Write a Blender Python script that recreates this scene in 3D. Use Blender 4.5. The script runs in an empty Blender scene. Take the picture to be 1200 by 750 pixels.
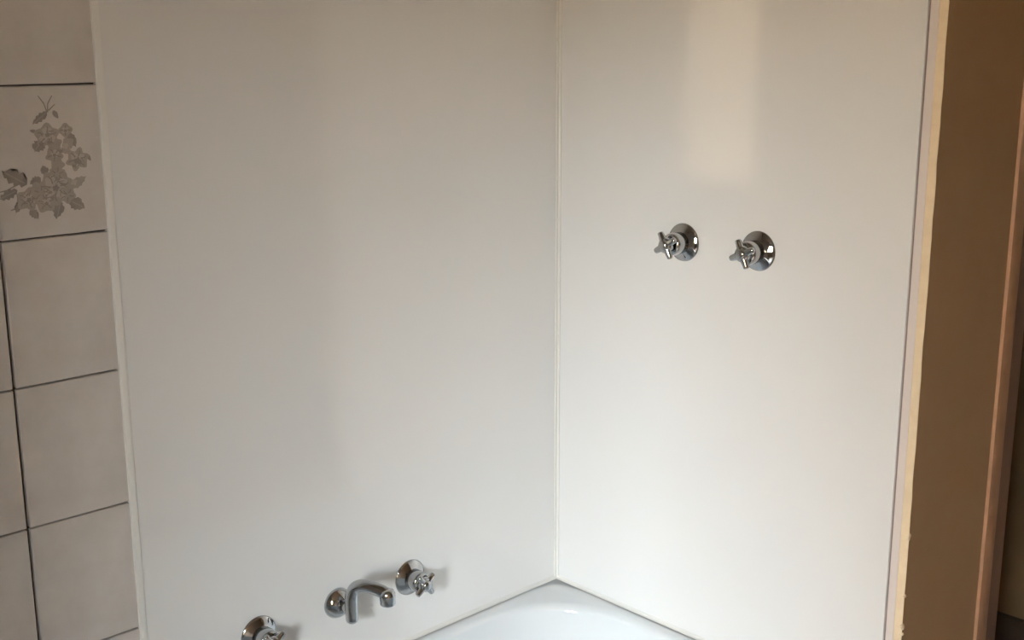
import bpy, bmesh, math, random
from mathutils import Vector, Matrix, Euler
R = math.radians
random.seed(7)
SC = bpy.context.scene
COL = SC.collection

# ------------------------------------------------------------------ camera
RIM = 0.5                                      # bath rim above the floor
cam_d = bpy.data.cameras.new('camera'); cam = bpy.data.objects.new('camera', cam_d); COL.objects.link(cam)
cam_d.sensor_fit = 'HORIZONTAL'; cam_d.sensor_width = 36.0
cam_d.lens = 1413.08 * 36.0 / 1200.0
cam_d.clip_start = 0.02
yaw, pitch, roll = R(46.46795), R(12.95860), R(-0.18731)
f = Vector((math.cos(yaw)*math.cos(pitch), math.sin(yaw)*math.cos(pitch), -math.sin(pitch)))
r = Vector((math.sin(yaw), -math.cos(yaw), 0)); u = r.cross(f)
r2 = r*math.cos(roll) + u*math.sin(roll); u2 = u*math.cos(roll) - r*math.sin(roll)
M = Matrix((r2, u2, -f)).transposed().to_4x4()
M.translation = Vector((-1.62615, -1.58401, 1.05731 + RIM))
cam.matrix_world = M
SC.camera = cam

# ------------------------------------------------------------------ world: bright overcast sky
SKY = 148.0
w = bpy.data.worlds.new('world'); SC.world = w; w.use_nodes = True
bg = w.node_tree.nodes['Background']
bg.inputs[0].default_value = (0.91, 1.0, 1.05, 1); bg.inputs[1].default_value = SKY
# window opening: y range, z range
WX, WY0, WY1, WZ0, WZ1 = -3.2, -2.32, -1.42, 0.86, 2.06
ld = bpy.data.lights.new('window_portal', 'AREA'); ld.shape = 'RECTANGLE'
ld.size = WZ1 - WZ0; ld.size_y = WY1 - WY0
ld.cycles.is_portal = True
lo = bpy.data.objects.new('window_portal', ld); COL.objects.link(lo)
lo.location = (WX - 0.13, (WY0+WY1)/2, (WZ0+WZ1)/2); lo.rotation_euler = (0, R(-90), 0)
vs = SC.view_settings
vs.view_transform = 'Standard'; vs.look = 'None'; vs.gamma = 1.0; vs.use_curve_mapping = False
vs.exposure = 0.0

# ------------------------------------------------------------------ materials
def mat(name, col, rough=0.5, metal=0.0, spec=0.5, noise=None, col2=None, scale=20, bump=0.0, bscale=200, coat=0.0):
    m = bpy.data.materials.new(name); m.use_nodes = True
    nt = m.node_tree; b = nt.nodes['Principled BSDF']
    b.inputs['Base Color'].default_value = (*col, 1)
    b.inputs['Roughness'].default_value = rough; b.inputs['Metallic'].default_value = metal
    b.inputs['Specular IOR Level'].default_value = spec
    b.inputs['Coat Weight'].default_value = coat
    tc = nt.nodes.new('ShaderNodeTexCoord')
    if col2:
        n = nt.nodes.new('ShaderNodeTexNoise'); n.inputs['Scale'].default_value = scale
        n.inputs['Detail'].default_value = 6; n.inputs['Roughness'].default_value = 0.62
        rp = nt.nodes.new('ShaderNodeValToRGB')
        rp.color_ramp.elements[0].position = 0.33; rp.color_ramp.elements[1].position = 0.68
        rp.color_ramp.elements[0].color = (*col2, 1); rp.color_ramp.elements[1].color = (*col, 1)
        nt.links.new(tc.outputs['Object'], n.inputs['Vector']); nt.links.new(n.outputs['Fac'], rp.inputs['Fac'])
        nt.links.new(rp.outputs['Color'], b.inputs['Base Color'])
    if bump:
        n2 = nt.nodes.new('ShaderNodeTexNoise'); n2.inputs['Scale'].default_value = bscale; n2.inputs['Detail'].default_value = 3
        bp = nt.nodes.new('ShaderNodeBump'); bp.inputs['Strength'].default_value = bump; bp.inputs['Distance'].default_value = 0.002
        nt.links.new(tc.outputs['Object'], n2.inputs['Vector']); nt.links.new(n2.outputs['Fac'], bp.inputs['Height'])
        nt.links.new(bp.outputs['Normal'], b.inputs['Normal'])
    return m
MP = mat('white_acrylic', (0.80, 0.80, 0.79), 0.05, spec=0.9)
MPT = mat('white_plastic_trim', (0.84, 0.83, 0.79), 0.25)
MSIL = mat('white_sealant', (0.72, 0.71, 0.68), 0.45)
MENAM = mat('bath_enamel', (0.72, 0.75, 0.77), 0.06, coat=0.3)
MCHR = mat('chrome', (0.45, 0.46, 0.47), 0.05, 1.0)
MTILE = mat('tile_glaze', (0.67, 0.635, 0.60), 0.28, col2=(0.555, 0.515, 0.48), scale=7)
MGROUT = mat('grout', (0.17, 0.13, 0.10), 0.9, col2=(0.11, 0.085, 0.065), scale=60)
MPR1 = mat('print_dark', (0.34, 0.30, 0.265), 0.3, col2=(0.29, 0.255, 0.225), scale=90)
MPR2 = mat('print_mid', (0.43, 0.385, 0.345), 0.3, col2=(0.38, 0.34, 0.305), scale=90)
MPR3 = mat('print_light', (0.52, 0.475, 0.435), 0.3, col2=(0.47, 0.43, 0.39), scale=90)
MTAN = mat('tan_wall_paint', (0.32, 0.21, 0.118), 0.6, col2=(0.295, 0.192, 0.104), scale=14, bump=0.15, bscale=260)
MCREAM = mat('old_cream_paint', (0.80, 0.67, 0.47), 0.45, col2=(0.74, 0.60, 0.41), scale=40)
MPINK = mat('pale_filler_strip', (0.69, 0.625, 0.59), 0.5)
MGAP = mat('painted_gap_shadow', (0.22, 0.18, 0.16), 0.8)  # dark colour stands in for the shade inside the joint
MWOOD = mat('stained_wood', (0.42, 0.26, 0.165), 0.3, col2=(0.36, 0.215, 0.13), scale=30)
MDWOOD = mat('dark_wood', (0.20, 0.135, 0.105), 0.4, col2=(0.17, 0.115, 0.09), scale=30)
MSKIRT = mat('dark_skirting', (0.07, 0.045, 0.03), 0.45, col2=(0.05, 0.032, 0.02), scale=25)
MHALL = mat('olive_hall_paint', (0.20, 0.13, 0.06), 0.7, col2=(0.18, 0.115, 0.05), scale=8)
MFLOOR = mat('brown_vinyl_floor', (0.36, 0.28, 0.22), 0.45, col2=(0.30, 0.23, 0.17), scale=12)
MCEIL = mat('ceiling_paint', (0.46, 0.40, 0.33), 0.8)
MROOM = mat('room_wall_paint', (0.38, 0.315, 0.255), 0.6)
MFRAME = mat('window_white', (0.75, 0.73, 0.69), 0.4)
MGROUND = mat('garden_soil', (0.28, 0.22, 0.14), 0.9, col2=(0.2, 0.16, 0.1), scale=3)
MFENCE = mat('sky_screen_render', (0.275, 0.195, 0.125), 0.9, col2=(0.25, 0.175, 0.11), scale=3)
MBRICK = mat('light_block_brick', (0.40, 0.26, 0.19), 0.9, col2=(0.34, 0.21, 0.15), scale=6)
MGLASS = bpy.data.materials.new('window_glass'); MGLASS.use_nodes = True
nt = MGLASS.node_tree; nt.nodes.clear()
o_ = nt.nodes.new('ShaderNodeOutputMaterial'); mx = nt.nodes.new('ShaderNodeMixShader')
tr = nt.nodes.new('ShaderNodeBsdfTransparent'); gl = nt.nodes.new('ShaderNodeBsdfGlossy'); fr = nt.nodes.new('ShaderNodeFresnel')
gl.inputs['Roughness'].default_value = 0.0; fr.inputs['IOR'].default_value = 1.3
nt.links.new(fr.outputs[0], mx.inputs[0]); nt.links.new(tr.outputs[0], mx.inputs[1]); nt.links.new(gl.outputs[0], mx.inputs[2]); nt.links.new(mx.outputs[0], o_.inputs[0])

# ------------------------------------------------------------------ helpers
def link(name, me, m=None, parent=None, loc=None, rot=None):
    o = bpy.data.objects.new(name, me); COL.objects.link(o)
    if m is not None and me is not None: me.materials.append(m)
    if parent: o.parent = parent
    if loc: o.location = loc
    if rot: o.rotation_euler = rot
    return o
def finish(bm, name, smooth=None):
    bmesh.ops.recalc_face_normals(bm, faces=bm.faces)
    me = bpy.data.meshes.new(name); bm.to_mesh(me); bm.free()
    if smooth is not None:
        me.polygons.foreach_set('use_smooth', [True]*len(me.polygons))
        me.set_sharp_from_angle(angle=R(smooth))
    return me
def add_box(bm, a, b, bev=0.0, seg=2):
    vs_ = [bm.verts.new((x, y, z)) for x in (a[0], b[0]) for y in (a[1], b[1]) for z in (a[2], b[2])]
    F = [(0,1,3,2), (4,6,7,5), (0,4,5,1), (2,3,7,6), (0,2,6,4), (1,5,7,3)]
    fs = [bm.faces.new([vs_[i] for i in q]) for q in F]
    if bev:
        es = list({e for q in fs for e in q.edges})
        bmesh.ops.bevel(bm, geom=es, offset=bev, segments=seg, affect='EDGES', profile=0.6)
def box_me(name, a, b, bev=0.0, seg=2):
    bm = bmesh.new(); add_box(bm, a, b, bev, seg); return finish(bm, name, 40 if bev else None)
def box(name, a, b, m, parent=None, bev=0.0):
    return link(name, box_me(name, a, b, bev), m, parent)
def add_lathe(bm, prof, n=40, mtx=None):
    rings = []
    for (rr, z) in prof:
        if rr < 1e-6: rings.append([bm.verts.new((0, 0, z))])
        else: rings.append([bm.verts.new((rr*math.cos(2*math.pi*k/n), rr*math.sin(2*math.pi*k/n), z)) for k in range(n)])
    for A, B in zip(rings, rings[1:]):
        for k in range(n):
            q = [A[k % len(A)], A[(k+1) % len(A)], B[(k+1) % len(B)], B[k % len(B)]]
            q2 = []
            for v in q:
                if v not in q2: q2.append(v)
            if len(q2) > 2: bm.faces.new(q2)
    if mtx is not None:
        bmesh.ops.transform(bm, matrix=mtx, verts=[v for R_ in rings for v in R_])
def lathe_me(name, prof, n=40, mtx=None, smooth=38):
    bm = bmesh.new(); add_lathe(bm, prof, n, mtx); return finish(bm, name, smooth)
def tube_me(name, pts, radii, n=24, cap=True):
    bm = bmesh.new(); P = [Vector(p) for p in pts]; rings = []
    t0 = (P[1]-P[0]).normalized(); nrm = t0.orthogonal().normalized()
    for i, p in enumerate(P):
        t = ((P[min(i+1, len(P)-1)] - P[max(i-1, 0)])).normalized()
        nrm = (nrm - t*nrm.dot(t)).normalized(); bn = t.cross(nrm)
        rings.append([bm.verts.new(p + (nrm*math.cos(2*math.pi*k/n) + bn*math.sin(2*math.pi*k/n))*radii[i]) for k in range(n)])
    for A, B in zip(rings, rings[1:]):
        for k in range(n): bm.faces.new((A[k], A[(k+1) % n], B[(k+1) % n], B[k]))
    if cap: bm.faces.new(rings[0]); bm.faces.new(rings[-1])
    return finish(bm, name, 50)
def empty(name, loc, rot=(0, 0, 0)):
    o = bpy.data.objects.new(name, None); COL.objects.link(o); o.empty_display_size = 0.05
    o.location = loc; o.rotation_euler = rot; return o
def tag(o, label, cat, group=None):
    o['label'] = label; o['category'] = cat
    if group: o['group'] = group
    return o
def structure(o, label=None):
    o['kind'] = 'structure'
    if label: o['label'] = label
    return o

# ------------------------------------------------------------------ room shell
H = 2.4; YB = -2.75; PA = -0.8895; PB = -0.7215
structure(box('floor', (WX-0.12, YB-0.1, -0.08), (1.32, 0.12, 0.0), MFLOOR), 'brown bathroom floor')
structure(box('ceiling', (WX-0.12, YB-0.1, H), (1.32, 0.12, H+0.08), MCEIL), 'plain bathroom ceiling')
structure(box('wall_back', (WX-0.12, YB-0.1, 0), (1.32, YB, H), MROOM), 'painted wall across the room from the bath')
structure(box('wall_far', (1.2, YB, 0), (1.3, 0.12, H), MHALL), 'dim olive wall seen through the doorway')
structure(box('baseboard_far', (1.182, YB, 0), (1.2, -0.0, 0.15), MSKIRT), 'dark skirting along the olive wall')

# long wall with the tiles and the left-hand panel
wl = structure(box('wall_left', (WX-0.12, 0.012, 0), (1.2, 0.12, H), MGROUT), 'wall of beige tiles and glossy white lining')
TW, TH, G = 0.1488, 0.2, 0.0023
tz = 1.0054 + RIM
def tile_me(x0, x1, z0, z1):
    return box_me('tile', (x0, 0.003, z0), (x1, 0.0125, z1), 0.0012, 1)
sx = PA
motif_tile = None
base_tile = box_me('tile', (-TW+G, 0.003, -TH+G), (0, 0.0125, 0), 0.0012, 1); base_tile.materials.append(MTILE)
for c in range(4):
    for k in range(-4, 7):
        t = bpy.data.objects.new('tile', base_tile); COL.objects.link(t); t.parent = wl
        t.location = (sx - c*TW - (G if c else 0) + (0.0 if c else -0.0005), random.uniform(-0.0003, 0.0003), tz - k*TH - G/2)
        if c == 0 and k == 0: motif_tile = t
# plain lining further left (outside the picture)
box('lining', (WX, 0.004, 0), (sx - 4*TW - 0.004, 0.0125, H), MTILE, wl)
o = box('panel', (PA+0.006, 0.0, RIM+0.002), (-0.004, 0.0125, H), MP, wl); o['label'] = 'glossy white lining panel on the left of the corner'

# rose spray printed on the motif tile (flat print laid on the glaze)
def zp(x, y):
    return (-1.0192 + x*0.000302 - y*2.83e-5, 1.0169 + RIM - x*0.0000064 - y*0.00029)
poly_count = [0]
def flat_poly(bm, pts, lay):
    poly_count[0] += 1
    vs_ = [bm.verts.new((zp(*p)[0], 0.0027 - lay*0.00008 - poly_count[0]*0.0000005, zp(*p)[1])) for p in pts]
    bm.faces.new(vs_)
def leaf(bm, a, b, wd, lay, serr=0.0):
    a, b = Vector(a), Vector(b); d = b - a; nrm = Vector((-d.y, d.x)).normalized(); n = 9
    L, Rr = [], []
    for i in range(n+1):
        s = i/n; hw = wd*math.sin(math.pi*min(1, s**0.8))*0.5
        jag = serr*wd*(0.5 if i % 2 else -0.5) if 0 < i < n else 0
        c = a + d*s
        L.append(c + nrm*(hw+jag)); Rr.append(c - nrm*(hw+jag))
    flat_poly(bm, L + Rr[::-1][1:-1], lay)
def blob(bm, c, rad, n_pet, depth, lay, rot=0.0, sx=1.0, sy=1.0):
    rad *= 1.14
    pts = []
    N = n_pet*6
    for i in range(N):
        a = 2*math.pi*i/N + rot
        rr = rad*(1 - depth*(0.5-0.5*math.cos(n_pet*(a-rot)+math.pi)))
        pts.append((c[0] + rr*sx*math.cos(a), c[1] + rr*sy*math.sin(a)))
    flat_poly(bm, pts, lay)
def stem(bm, pts, wd, lay):
    for a, b in zip(pts, pts[1:]):
        a, b = Vector(a), Vector(b); nrm = Vector((-(b-a).y, (b-a).x)).normalized()*wd/2
        flat_poly(bm, [a+nrm, b+nrm*0.7, b-nrm*0.7, a-nrm], lay)
bd, bmid, bl = bmesh.new(), bmesh.new(), bmesh.new()
# foliage, dark
for a, b, wd, s in [((205,155),(142,212),34,.2), ((232,150),(256,188),22,.1), ((160,245),(128,236),16,.1), ((185,285),(150,335),52,.22), ((300,250),(338,320),38,.1),
                    ((120,478),(10,408),62,.26), ((78,500),(-4,540),42,.22), ((100,545),(70,605),34,.15), ((135,590),(170,638),34,.15), ((265,560),(252,646),50,.15),
                    ((310,560),(382,606),56,.12), ((205,440),(186,394),34,.15), ((180,452),(132,478),40,.18), ((385,352),(408,386),18,.1), ((216,575),(196,606),30,.1)]:
    leaf(bd, a, b, wd, 1, s)
for pts in [[(205,158),(192,120),(165,84)], [(208,158),(208,120),(226,84)], [(212,150),(240,122)], [(120,575),(85,580),(50,590)], [(70,480),(30,500),(0,505)]]:
    stem(bd, pts, 6, 1)
# flower heads, mid
blob(bmid, (205,262), 52, 5, .28, 2, .3); blob(bmid, (288,240), 30, 4, .25, 2, .7); blob(bmid, (345,375), 50, 6, .34, 2, .2)
blob(bmid, (240,350), 38, 5, .3, 2, .9); blob(bmid, (245,500), 74, 7, .2, 2, .1); blob(bmid, (125,545), 50, 5, .3, 2, .5); blob(bmid, (205,565), 44, 5, .25, 2, .2)
for c, rad, n, rr in [((240,302),32,5,.2), ((255,398),30,5,.6), ((182,520),38,5,.3), ((300,538),36,5,.8), ((252,440),36,6,.1), ((165,500),30,4,.4), ((300,300),26,4,.2)]:
    blob(bmid, c, rad, n, .26, 1.5, rr)
leaf(bmid, (310,505), (388,455), 46, 2, .12); leaf(bmid, (262,425), (300,460), 30, 2, .1); leaf(bmid, (270,320), (318,345), 34, 2, .1)
for a, b in [((20,418),(110,472)), ((0,536),(70,505)), ((255,636),(268,575)), ((372,598),(320,568)), ((156,322),(182,290)), ((150,205),(200,160))]:
    stem(bmid, [a, b], 5, 3)
# petals and highlights, light
for c, rad, n, rr in [((205,240),20,5,.2), ((188,275),18,4,.8), ((228,275),16,5,.4), ((288,240),15,4,.1), ((330,360),17,5,.4), ((362,365),15,4,.2), ((350,398),14,4,.6),
                      ((242,345),18,5,.3), ((225,470),26,5,.5), ((275,480),24,5,.2), ((220,525),24,5,.8), ((272,530),22,4,.4), ((120,535),20,5,.3), ((140,560),14,4,.7), ((205,560),20,5,.1), ((330,480),14,4,.3), ((288,312),14,4,.2)]:
    blob(bl, c, rad, n, .3, 3, rr)
# hearts and fold lines, dark on top
for c, rad in [((208,258),11), ((345,382),15), ((248,502),15), ((128,548),11), ((240,352),9), ((206,570),9), ((288,243),8), ((268,335),9), ((182,300),12), ((215,292),9), ((328,405),8), ((232,545),9)]:
    blob(bd, c, rad, 5, .35, 4, random.random())
for c, rad, n, rr in [((205,262),52,5,.3), ((345,375),50,6,.2), ((245,500),74,7,.1), ((125,545),50,5,.5), ((205,565),44,5,.2), ((240,350),38,5,.9), ((288,240),30,4,.7), ((182,520),38,5,.3), ((300,538),36,5,.8), ((252,440),36,6,.1)]:
    for k in range(n):
        a = rr + 2*math.pi*(k+.5)/n
        stem(bd, [(c[0]+rad*.3*math.cos(a), c[1]+rad*.3*math.sin(a)), (c[0]+rad*.62*math.cos(a+.12), c[1]+rad*.62*math.sin(a+.12)), (c[0]+rad*.85*math.cos(a), c[1]+rad*.85*math.sin(a))], 6.5, 4)
for k in range(26):
    a = random.uniform(0, 6.28); c = random.choice([(205,262,45), (345,375,42), (245,500,62), (125,545,40), (205,560,34)])
    p0 = (c[0]+c[2]*.45*math.cos(a), c[1]+c[2]*.45*math.sin(a)); p1 = (c[0]+c[2]*.8*math.cos(a+.7), c[1]+c[2]*.8*math.sin(a+.7))
    stem(bd, [p0, p1], 5, 4)
for nm, bm, m in (('printed_leaves', bd, MPR1), ('printed_flowers', bmid, MPR2), ('printed_petals', bl, MPR3)):
    bmesh.ops.triangulate(bm, faces=bm.faces)
    o = link(nm, finish(bm, nm), m, motif_tile); o.location = -motif_tile.location
motif_tile['label'] = 'tile printed with a grey brown spray of roses'

# nib wall: glossy panel on its left face, brown paint on its end
wr = structure(box('wall_right', (0.0125, -0.7515, 0), (0.27, 0.012, H), MTAN), 'nib wall with white panel face and brown end')
o = box('panel', (0.0, PB, RIM+0.002), (0.0126, -0.004, H), MP, wr); o['label'] = 'glossy white lining panel carrying the two shower taps'
structure(box('lintel_wall', (0.27, -0.7515, 2.08), (1.2, -0.60, H), MTAN)).name = 'wall_over_door'
structure(box('wall_end_block', (-2.32, -1.115, 0), (-2.2, 0.0122, H), MTILE), 'unseen end wall added to block window light from the left wall')  # added out of view so the left wall darkens away from the corner
box('corner_bead', (0.0008, -0.7515, 0), (0.0126, PB-0.0176, H), MTAN, wr)
# edge and corner trims
def jag_strip(name, x0, x1, y_in, y_out, z0, z1, m, amp):
    bm = bmesh.new(); n = 90; prev = None
    for i in range(n+1):
        z = z0 + (z1-z0)*i/n
        e = y_out + random.uniform(-amp, amp)
        row = [bm.verts.new((x0, y_in, z)), bm.verts.new((x0, e, z)), bm.verts.new((x1, e, z)), bm.verts.new((x1, y_in, z))]
        if prev:
            for k in range(4): bm.faces.new((prev[k], prev[(k+1) % 4], row[(k+1) % 4], row[k]))
        else: bm.faces.new(row)
        prev = row
    bm.faces.new(prev[::-1])
    return link(name, finish(bm, name), m)
bm = bmesh.new()
add_box(bm, (PA-0.0015, -0.0022, 0.3), (PA+0.0085, 0.0123, H), 0.0012)
t1 = structure(link('trim_1', finish(bm, 'trim_1', 40), MPT), 'thin white edge strip between the tiles and the white panel')
bm = bmesh.new(); add_box(bm, (-0.0075, -0.0022, RIM+0.003), (-0.0005, -0.0002, H), 0.0006); add_box(bm, (-0.0022, -0.0075, RIM+0.003), (-0.0002, -0.0005, H), 0.0006)
t2 = structure(link('trim_2', finish(bm, 'trim_2', 40), MPT), 'white corner strip where the two white panels meet')
t3 = structure(box('trim_3', (0.0035, PB-0.0045, 0.0), (0.0124, PB+0.0002, H), MGAP), 'dark strip painted as the shadow gap beside the right-hand panel')
t4 = structure(box('trim_4', (-0.0012, PB-0.0175, 0.0), (0.0124, PB-0.0045, H), MPINK, bev=0.0008), 'pale strip between the dark joint and the cream edge')
t5 = structure(jag_strip('trim_5', -0.0006, 0.0009, PB-0.0176, -0.7522, 0.0, H, MCREAM, 0.0006), 'cream painted wall edge with ragged outer side')
for z, s in ((0.818, 0.006), (0.72, 0.003), (0.668, 0.0055), (0.655, 0.003)):       # flakes of old paint and filler on the edge
    bm = bmesh.new(); bmesh.ops.create_icosphere(bm, subdivisions=2, radius=1)
    for v in bm.verts: v.co *= 1 + random.uniform(-.3, .3)
    bmesh.ops.scale(bm, vec=(0.004, 0.0028, s), verts=bm.verts); bmesh.ops.translate(bm, vec=(0.001, -0.752, z), verts=bm.verts)
    link('paint_flake', finish(bm, 'paint_flake', 30), MCREAM, t5)

# door opening beyond the nib
d1 = structure(empty('door_1', (0.27, -0.7515, 0)), 'wooden door surround at the end of the brown wall')
def dpart(name, a, b, m, bev=0.002):
    me = box_me(name, [a[0]-0.27, a[1]+0.7515, a[2]], [b[0]-0.27, b[1]+0.7515, b[2]], bev)
    return link(name, me, m, d1)
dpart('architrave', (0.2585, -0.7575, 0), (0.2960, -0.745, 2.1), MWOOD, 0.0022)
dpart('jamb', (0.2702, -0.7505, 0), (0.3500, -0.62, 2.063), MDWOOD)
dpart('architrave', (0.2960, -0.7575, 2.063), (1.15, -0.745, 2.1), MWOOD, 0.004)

# window wall behind the camera
ww = structure(empty('wall_front', (WX, 0, 0)), 'wall holding the bathroom window')
def wpart(a, b): link('masonry', box_me('masonry', (a[0]-WX, a[1], a[2]), (b[0]-WX, b[1], b[2])), MROOM, ww)
wpart((WX-0.12, YB, 0), (WX, 0.012, WZ0)); wpart((WX-0.12, YB, WZ1), (WX, 0.012, H))
wpart((WX-0.12, YB, WZ0), (WX, WY0, WZ1)); wpart((WX-0.12, WY1, WZ0), (WX, 0.012, WZ1))
wn = structure(empty('window_1', (WX, (WY0+WY1)/2, WZ0)), 'narrow window behind the camera')
def wp(name, a, b, m):
    c = wn.location
    return link(name, box_me(name, [a[i]-c[i] for i in range(3)], [b[i]-c[i] for i in range(3)]), m, wn)
fw = 0.03
wp('frame', (WX-0.09, WY0, WZ0), (WX-0.04, WY0+fw, WZ1), MFRAME); wp('frame', (WX-0.09, WY1-fw, WZ0), (WX-0.04, WY1, WZ1), MFRAME)
wp('frame', (WX-0.09, WY0+fw, WZ0), (WX-0.04, WY1-fw, WZ0+fw), MFRAME); wp('frame', (WX-0.09, WY0+fw, WZ1-fw), (WX-0.04, WY1-fw, WZ1), MFRAME)
wp('pane', (WX-0.068, WY0+fw, WZ0+fw), (WX-0.064, WY1-fw, WZ1-fw), MGLASS)
wp('sill', (WX-0.04, WY0-0.03, WZ0-0.02), (WX+0.03, WY1+0.03, WZ0), MFRAME)
# garden ground, plus two unseen walls added to shape the window's light
structure(box('ground', (-30, -30, -0.5), (WX-0.12, 30, -0.3), MGROUND), 'garden ground outside the window')
structure(box('wall_sky_screen', (-6.4, -14, -0.3), (-6.2, 14, 2.36), MFENCE), 'unseen garden wall added to cut the low sky outside the window')  # height and distance set for the vertical light gradient on the panels
structure(box('wall_light_block', (-15, -5.05, -0.3), (-12, 10, 7.5), MBRICK), 'unseen brick block added to dim the outer side of the right-hand panel')  # added to hide part of the sky from the right panel's outer side

# ------------------------------------------------------------------ bathtub
BX0, BX1, BY0, BY1 = -1.68, -0.0025, -0.72, -0.0025
def rr_loop(x0, x1, y0, y1, rad, z, n=14):
    pts = []
    for cx, cy, a0 in ((x1-rad, y1-rad, 0), (x0+rad, y1-rad, 90), (x0+rad, y0+rad, 180), (x1-rad, y0+rad, 270)):
        for k in range(n+1):
            a = R(a0 + 90*k/n); pts.append((cx + rad*math.cos(a), cy + rad*math.sin(a), z))
    return pts
tub = tag(empty('bathtub', ((BX0+BX1)/2, (BY0+BY1)/2, 0)), 'glossy white bathtub with rounded inner edge, fitted into the corner below the panels', 'bathtub')
off = tub.location
loops = [rr_loop(BX0, BX1, BY0, BY1, 0.004, RIM-0.04), rr_loop(BX0, BX1, BY0, BY1, 0.004, RIM-0.003), rr_loop(BX0+0.003, BX1-0.003, BY0+0.003, BY1-0.003, 0.004, RIM)]
wrim, R0 = 0.018, 0.20
def inner(d, z):                                # d = inset from the rim's inner edge
    return rr_loop(BX0+wrim+0.03+d*1.5, BX1-wrim-d*1.3, BY0+wrim+0.03+d, BY1-wrim-d, R0 - d*0.25, z)
loops.append(inner(0, RIM))
fr_ = 0.013
for k in range(1, 9):
    a = R(84*k/8); loops.append(inner(fr_*math.sin(a), RIM - fr_*(1-math.cos(a))))
for d, z in ((0.0142, -0.028), (0.0180, -0.07), (0.029, -0.15), (0.052, -0.25), (0.064, -0.32), (0.082, -0.36), (0.11, -0.383), (0.15, -0.392)):
    loops.append(inner(d, RIM + z))
bm = bmesh.new(); prev = None
for L in loops:
    row = [bm.verts.new(Vector(p) - off) for p in L]; n = len(row)
    if prev:
        for k in range(n): bm.faces.new((prev[k], prev[(k+1) % n], row[(k+1) % n], row[k]))
    prev = row
bm.faces.new(prev)
me = bpy.data.meshes.new('basin'); bmesh.ops.recalc_face_normals(bm, faces=bm.faces); bm.to_mesh(me); bm.free()
me.polygons.foreach_set('use_smooth', [True]*len(me.polygons)); me.set_sharp_from_angle(angle=R(60))
link('basin', me, MENAM, tub)
bm = bmesh.new(); add_box(bm, Vector((BX0, BY0+0.004, 0)) - off, Vector((BX1, BY0+0.022, RIM-0.02)) - off, 0.002)
link('apron_panel', finish(bm, 'apron_panel', 40), MENAM, tub)
bm = bmesh.new(); add_box(bm, Vector((BX0+0.001, BY0+0.022, 0)) - off, Vector((BX0+0.02, BY1, RIM-0.02)) - off, 0.002)
link('end_panel', finish(bm, 'end_panel', 40), MENAM, tub)
# fillet of sealant where bath meets panels
bm = bmesh.new(); prev = None
for (cx, cy, ex, ey) in ((BX0, -0.0005, 0, -1), (-0.0005, -0.0005, -1, -1), (-0.0005, BY0+0.002, -1, 0)):
    q = 0.0058
    row = [bm.verts.new(Vector((cx, cy, RIM)) - off), bm.verts.new(Vector((cx + ex*q, cy + ey*q, RIM+0.0003)) - off),
           bm.verts.new(Vector((cx + ex*q*.35, cy + ey*q*.35, RIM + q*.35)) - off), bm.verts.new(Vector((cx, cy, RIM+q)) - off)]
    if prev:
        for k in range(4): bm.faces.new((prev[k], prev[(k+1) % 4], row[(k+1) % 4], row[k]))
    prev = row
o = link('sealant_bead', finish(bm, 'sealant_bead'), MSIL, tub); o['label'] = 'white sealant bead along the panels'

# ------------------------------------------------------------------ taps (local +z points out of the wall)
me_fl = lathe_me('flange', [(0, 0), (0.0322, 0), (0.0330, 0.0012), (0.0326, 0.0026), (0.0305, 0.0042), (0.0265, 0.0064), (0.0215, 0.0088), (0.0180, 0.0104), (0.0165, 0.0112), (0, 0.0112)], 64, smooth=45)
me_body = lathe_me('sleeve', [(0, 0.0100), (0.0186, 0.0100), (0.0188, 0.0140), (0.0194, 0.0240), (0.0194, 0.0310), (0.0185, 0.0350), (0.0165, 0.0374), (0.0130, 0.0384), (0, 0.0386)], 48, smooth=50)
me_hub = lathe_me('handle', [(0, 0.0380), (0.0122, 0.0380), (0.0134, 0.0400), (0.0136, 0.0440), (0.0126, 0.0484), (0.0105, 0.0500), (0, 0.0500)], 40, smooth=45)
me_cap = lathe_me('cap', [(0, 0.0494), (0.0092, 0.0494), (0.0094, 0.0518), (0.0084, 0.0540), (0.0050, 0.0552), (0, 0.0554)], 32, smooth=60)
pm = Matrix.Translation((0, 0, 0.0440)) @ Matrix.Rotation(R(87), 4, 'Y')
me_prong = lathe_me('prong', [(0, 0.0080), (0.0072, 0.0080), (0.0064, 0.0130), (0.0056, 0.0180), (0.0052, 0.0222), (0.0046, 0.0238), (0.0028, 0.0247), (0, 0.0249)], 20, pm, smooth=60)
for m_ in (me_fl, me_body, me_hub, me_cap, me_prong): m_.materials.append(MCHR)
def make_tap(loc, rot, spin, label, group, ext=0.0):
    t = tag(empty('cross_handle_tap', loc, rot), label, 'tap', group)
    link('flange', me_fl, None, t); link('sleeve', me_body, None, t)
    h = link('handle', me_hub, None, t, (0, 0, ext), (0, 0, spin))
    link('cap', me_cap, None, h)
    for k in range(4): link('prong', me_prong, None, h, None, (0, 0, R(90*k)))
    return t
make_tap((0, -0.3020, 0.722+RIM), (0, R(-90), 0), R(30), 'chrome cross-handled shower tap on the right panel, nearer the corner strip', 'shower taps on the right-hand panel', 0.005)
make_tap((0, -0.4560, 0.7255+RIM), (0, R(-90), 0), R(24), 'chrome cross-handled shower tap on the right panel, nearer the brown wall', 'shower taps on the right-hand panel')
make_tap((-0.3775, 0, 0.122+RIM), (R(90), 0, 0), R(38), 'chrome cross-handled bath tap low on the left panel, between spout and corner', 'bath taps low on the left-hand panel')
make_tap((-0.691, 0, 0.122+RIM), (R(90), 0, 0), R(38), 'chrome bath tap left of the spout, cut off by the bottom edge of the photo', 'bath taps low on the left-hand panel')

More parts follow.
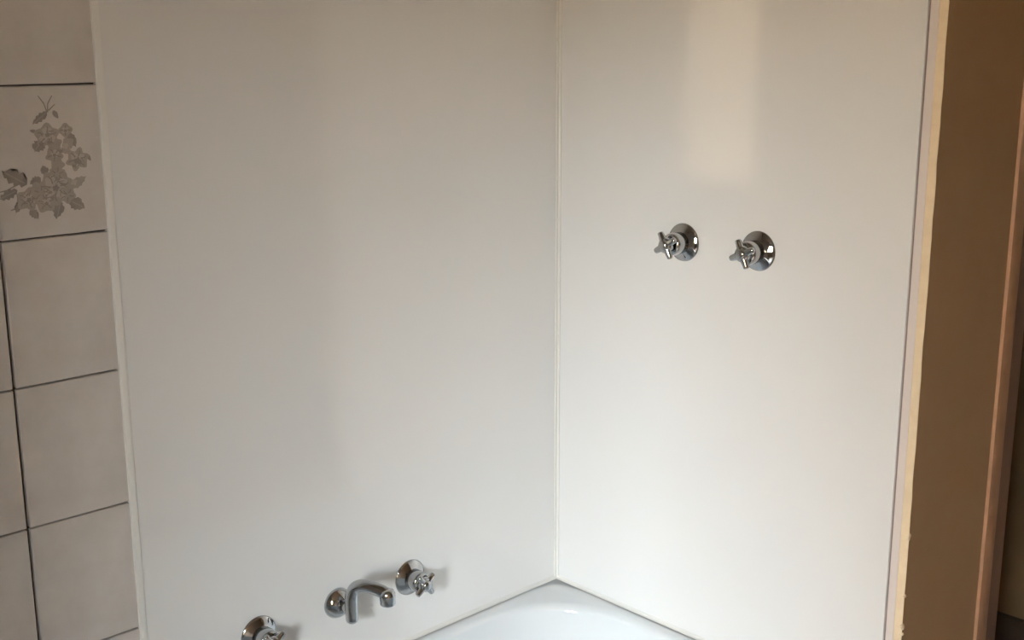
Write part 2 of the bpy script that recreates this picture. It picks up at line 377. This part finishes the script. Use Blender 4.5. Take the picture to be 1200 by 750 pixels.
# spout
sp = tag(empty('bath_spout', (-0.5357, 0, 0.126+RIM), (0, 0, 0)), 'chrome curved bath spout on the left panel between two cross-handled taps', 'spout')
fl = lathe_me('flange', [(0, 0), (0.0265, 0), (0.0270, 0.0015), (0.0262, 0.0045), (0.0235, 0.0095), (0.0195, 0.0140), (0.0150, 0.0172), (0.0115, 0.0185), (0, 0.0185)], 56, smooth=50)
link('flange', fl, MCHR, sp, None, (R(90), 0, 0))
link('arm', tube_me('arm', [(0, -0.016, 0), (0, -0.042, 0)], [0.0085, 0.0085]), MCHR, sp)
PD = -0.042
link('swivel_body', lathe_me('swivel_body', [(0, -0.0225), (0.0060, -0.0222), (0.0095, -0.0195), (0.0108, -0.0155), (0.0110, 0.012), (0.0104, 0.015), (0, 0.015)], 36, Matrix.Translation((0, PD, 0)), 50), MCHR, sp)
phi = R(26); dx, dy = math.sin(phi), -math.cos(phi)
prof = [(0.0, 0.010), (0.0, 0.022), (0.0025, 0.033), (0.0085, 0.0425), (0.017, 0.0475), (0.027, 0.0492), (0.038, 0.0487), (0.049, 0.0470), (0.058, 0.0445), (0.064, 0.0420), (0.068, 0.0400)]
def smooth_path(P, rad, sub=4):
    out, ro = [], []
    for i in range(len(P)-1):
        p0, p1, p2, p3 = (Vector(P[max(i-1, 0)]), Vector(P[i]), Vector(P[i+1]), Vector(P[min(i+2, len(P)-1)]))
        for k in range(sub):
            t = k/sub
            out.append(0.5*((2*p1) + (p2-p0)*t + (2*p0-5*p1+4*p2-p3)*t*t + (3*p1-p0-3*p2+p3)*t**3)); ro.append(rad[i]*(1-t)+rad[i+1]*t)
    out.append(Vector(P[-1])); ro.append(rad[-1]); return out, ro
P3 = [(s*dx, PD + s*dy, z) for s, z in prof]
pth, rad = smooth_path(P3, [0.0110]*8 + [0.0110, 0.0106, 0.0090])
link('spout_tube', tube_me('spout_tube', pth, rad, 28), MCHR, sp)
noz = lathe_me('nozzle', [(0, 0.0505), (0.0070, 0.0500), (0.0110, 0.0475), (0.0130, 0.0430), (0.0134, 0.0380), (0.0132, 0.0245), (0.0124, 0.0232), (0.0100, 0.0232), (0.0095, 0.0260), (0, 0.0260)], 36, Matrix.Translation((0.068*dx, PD + 0.068*dy, 0)), 50)
link('nozzle', noz, MCHR, sp)
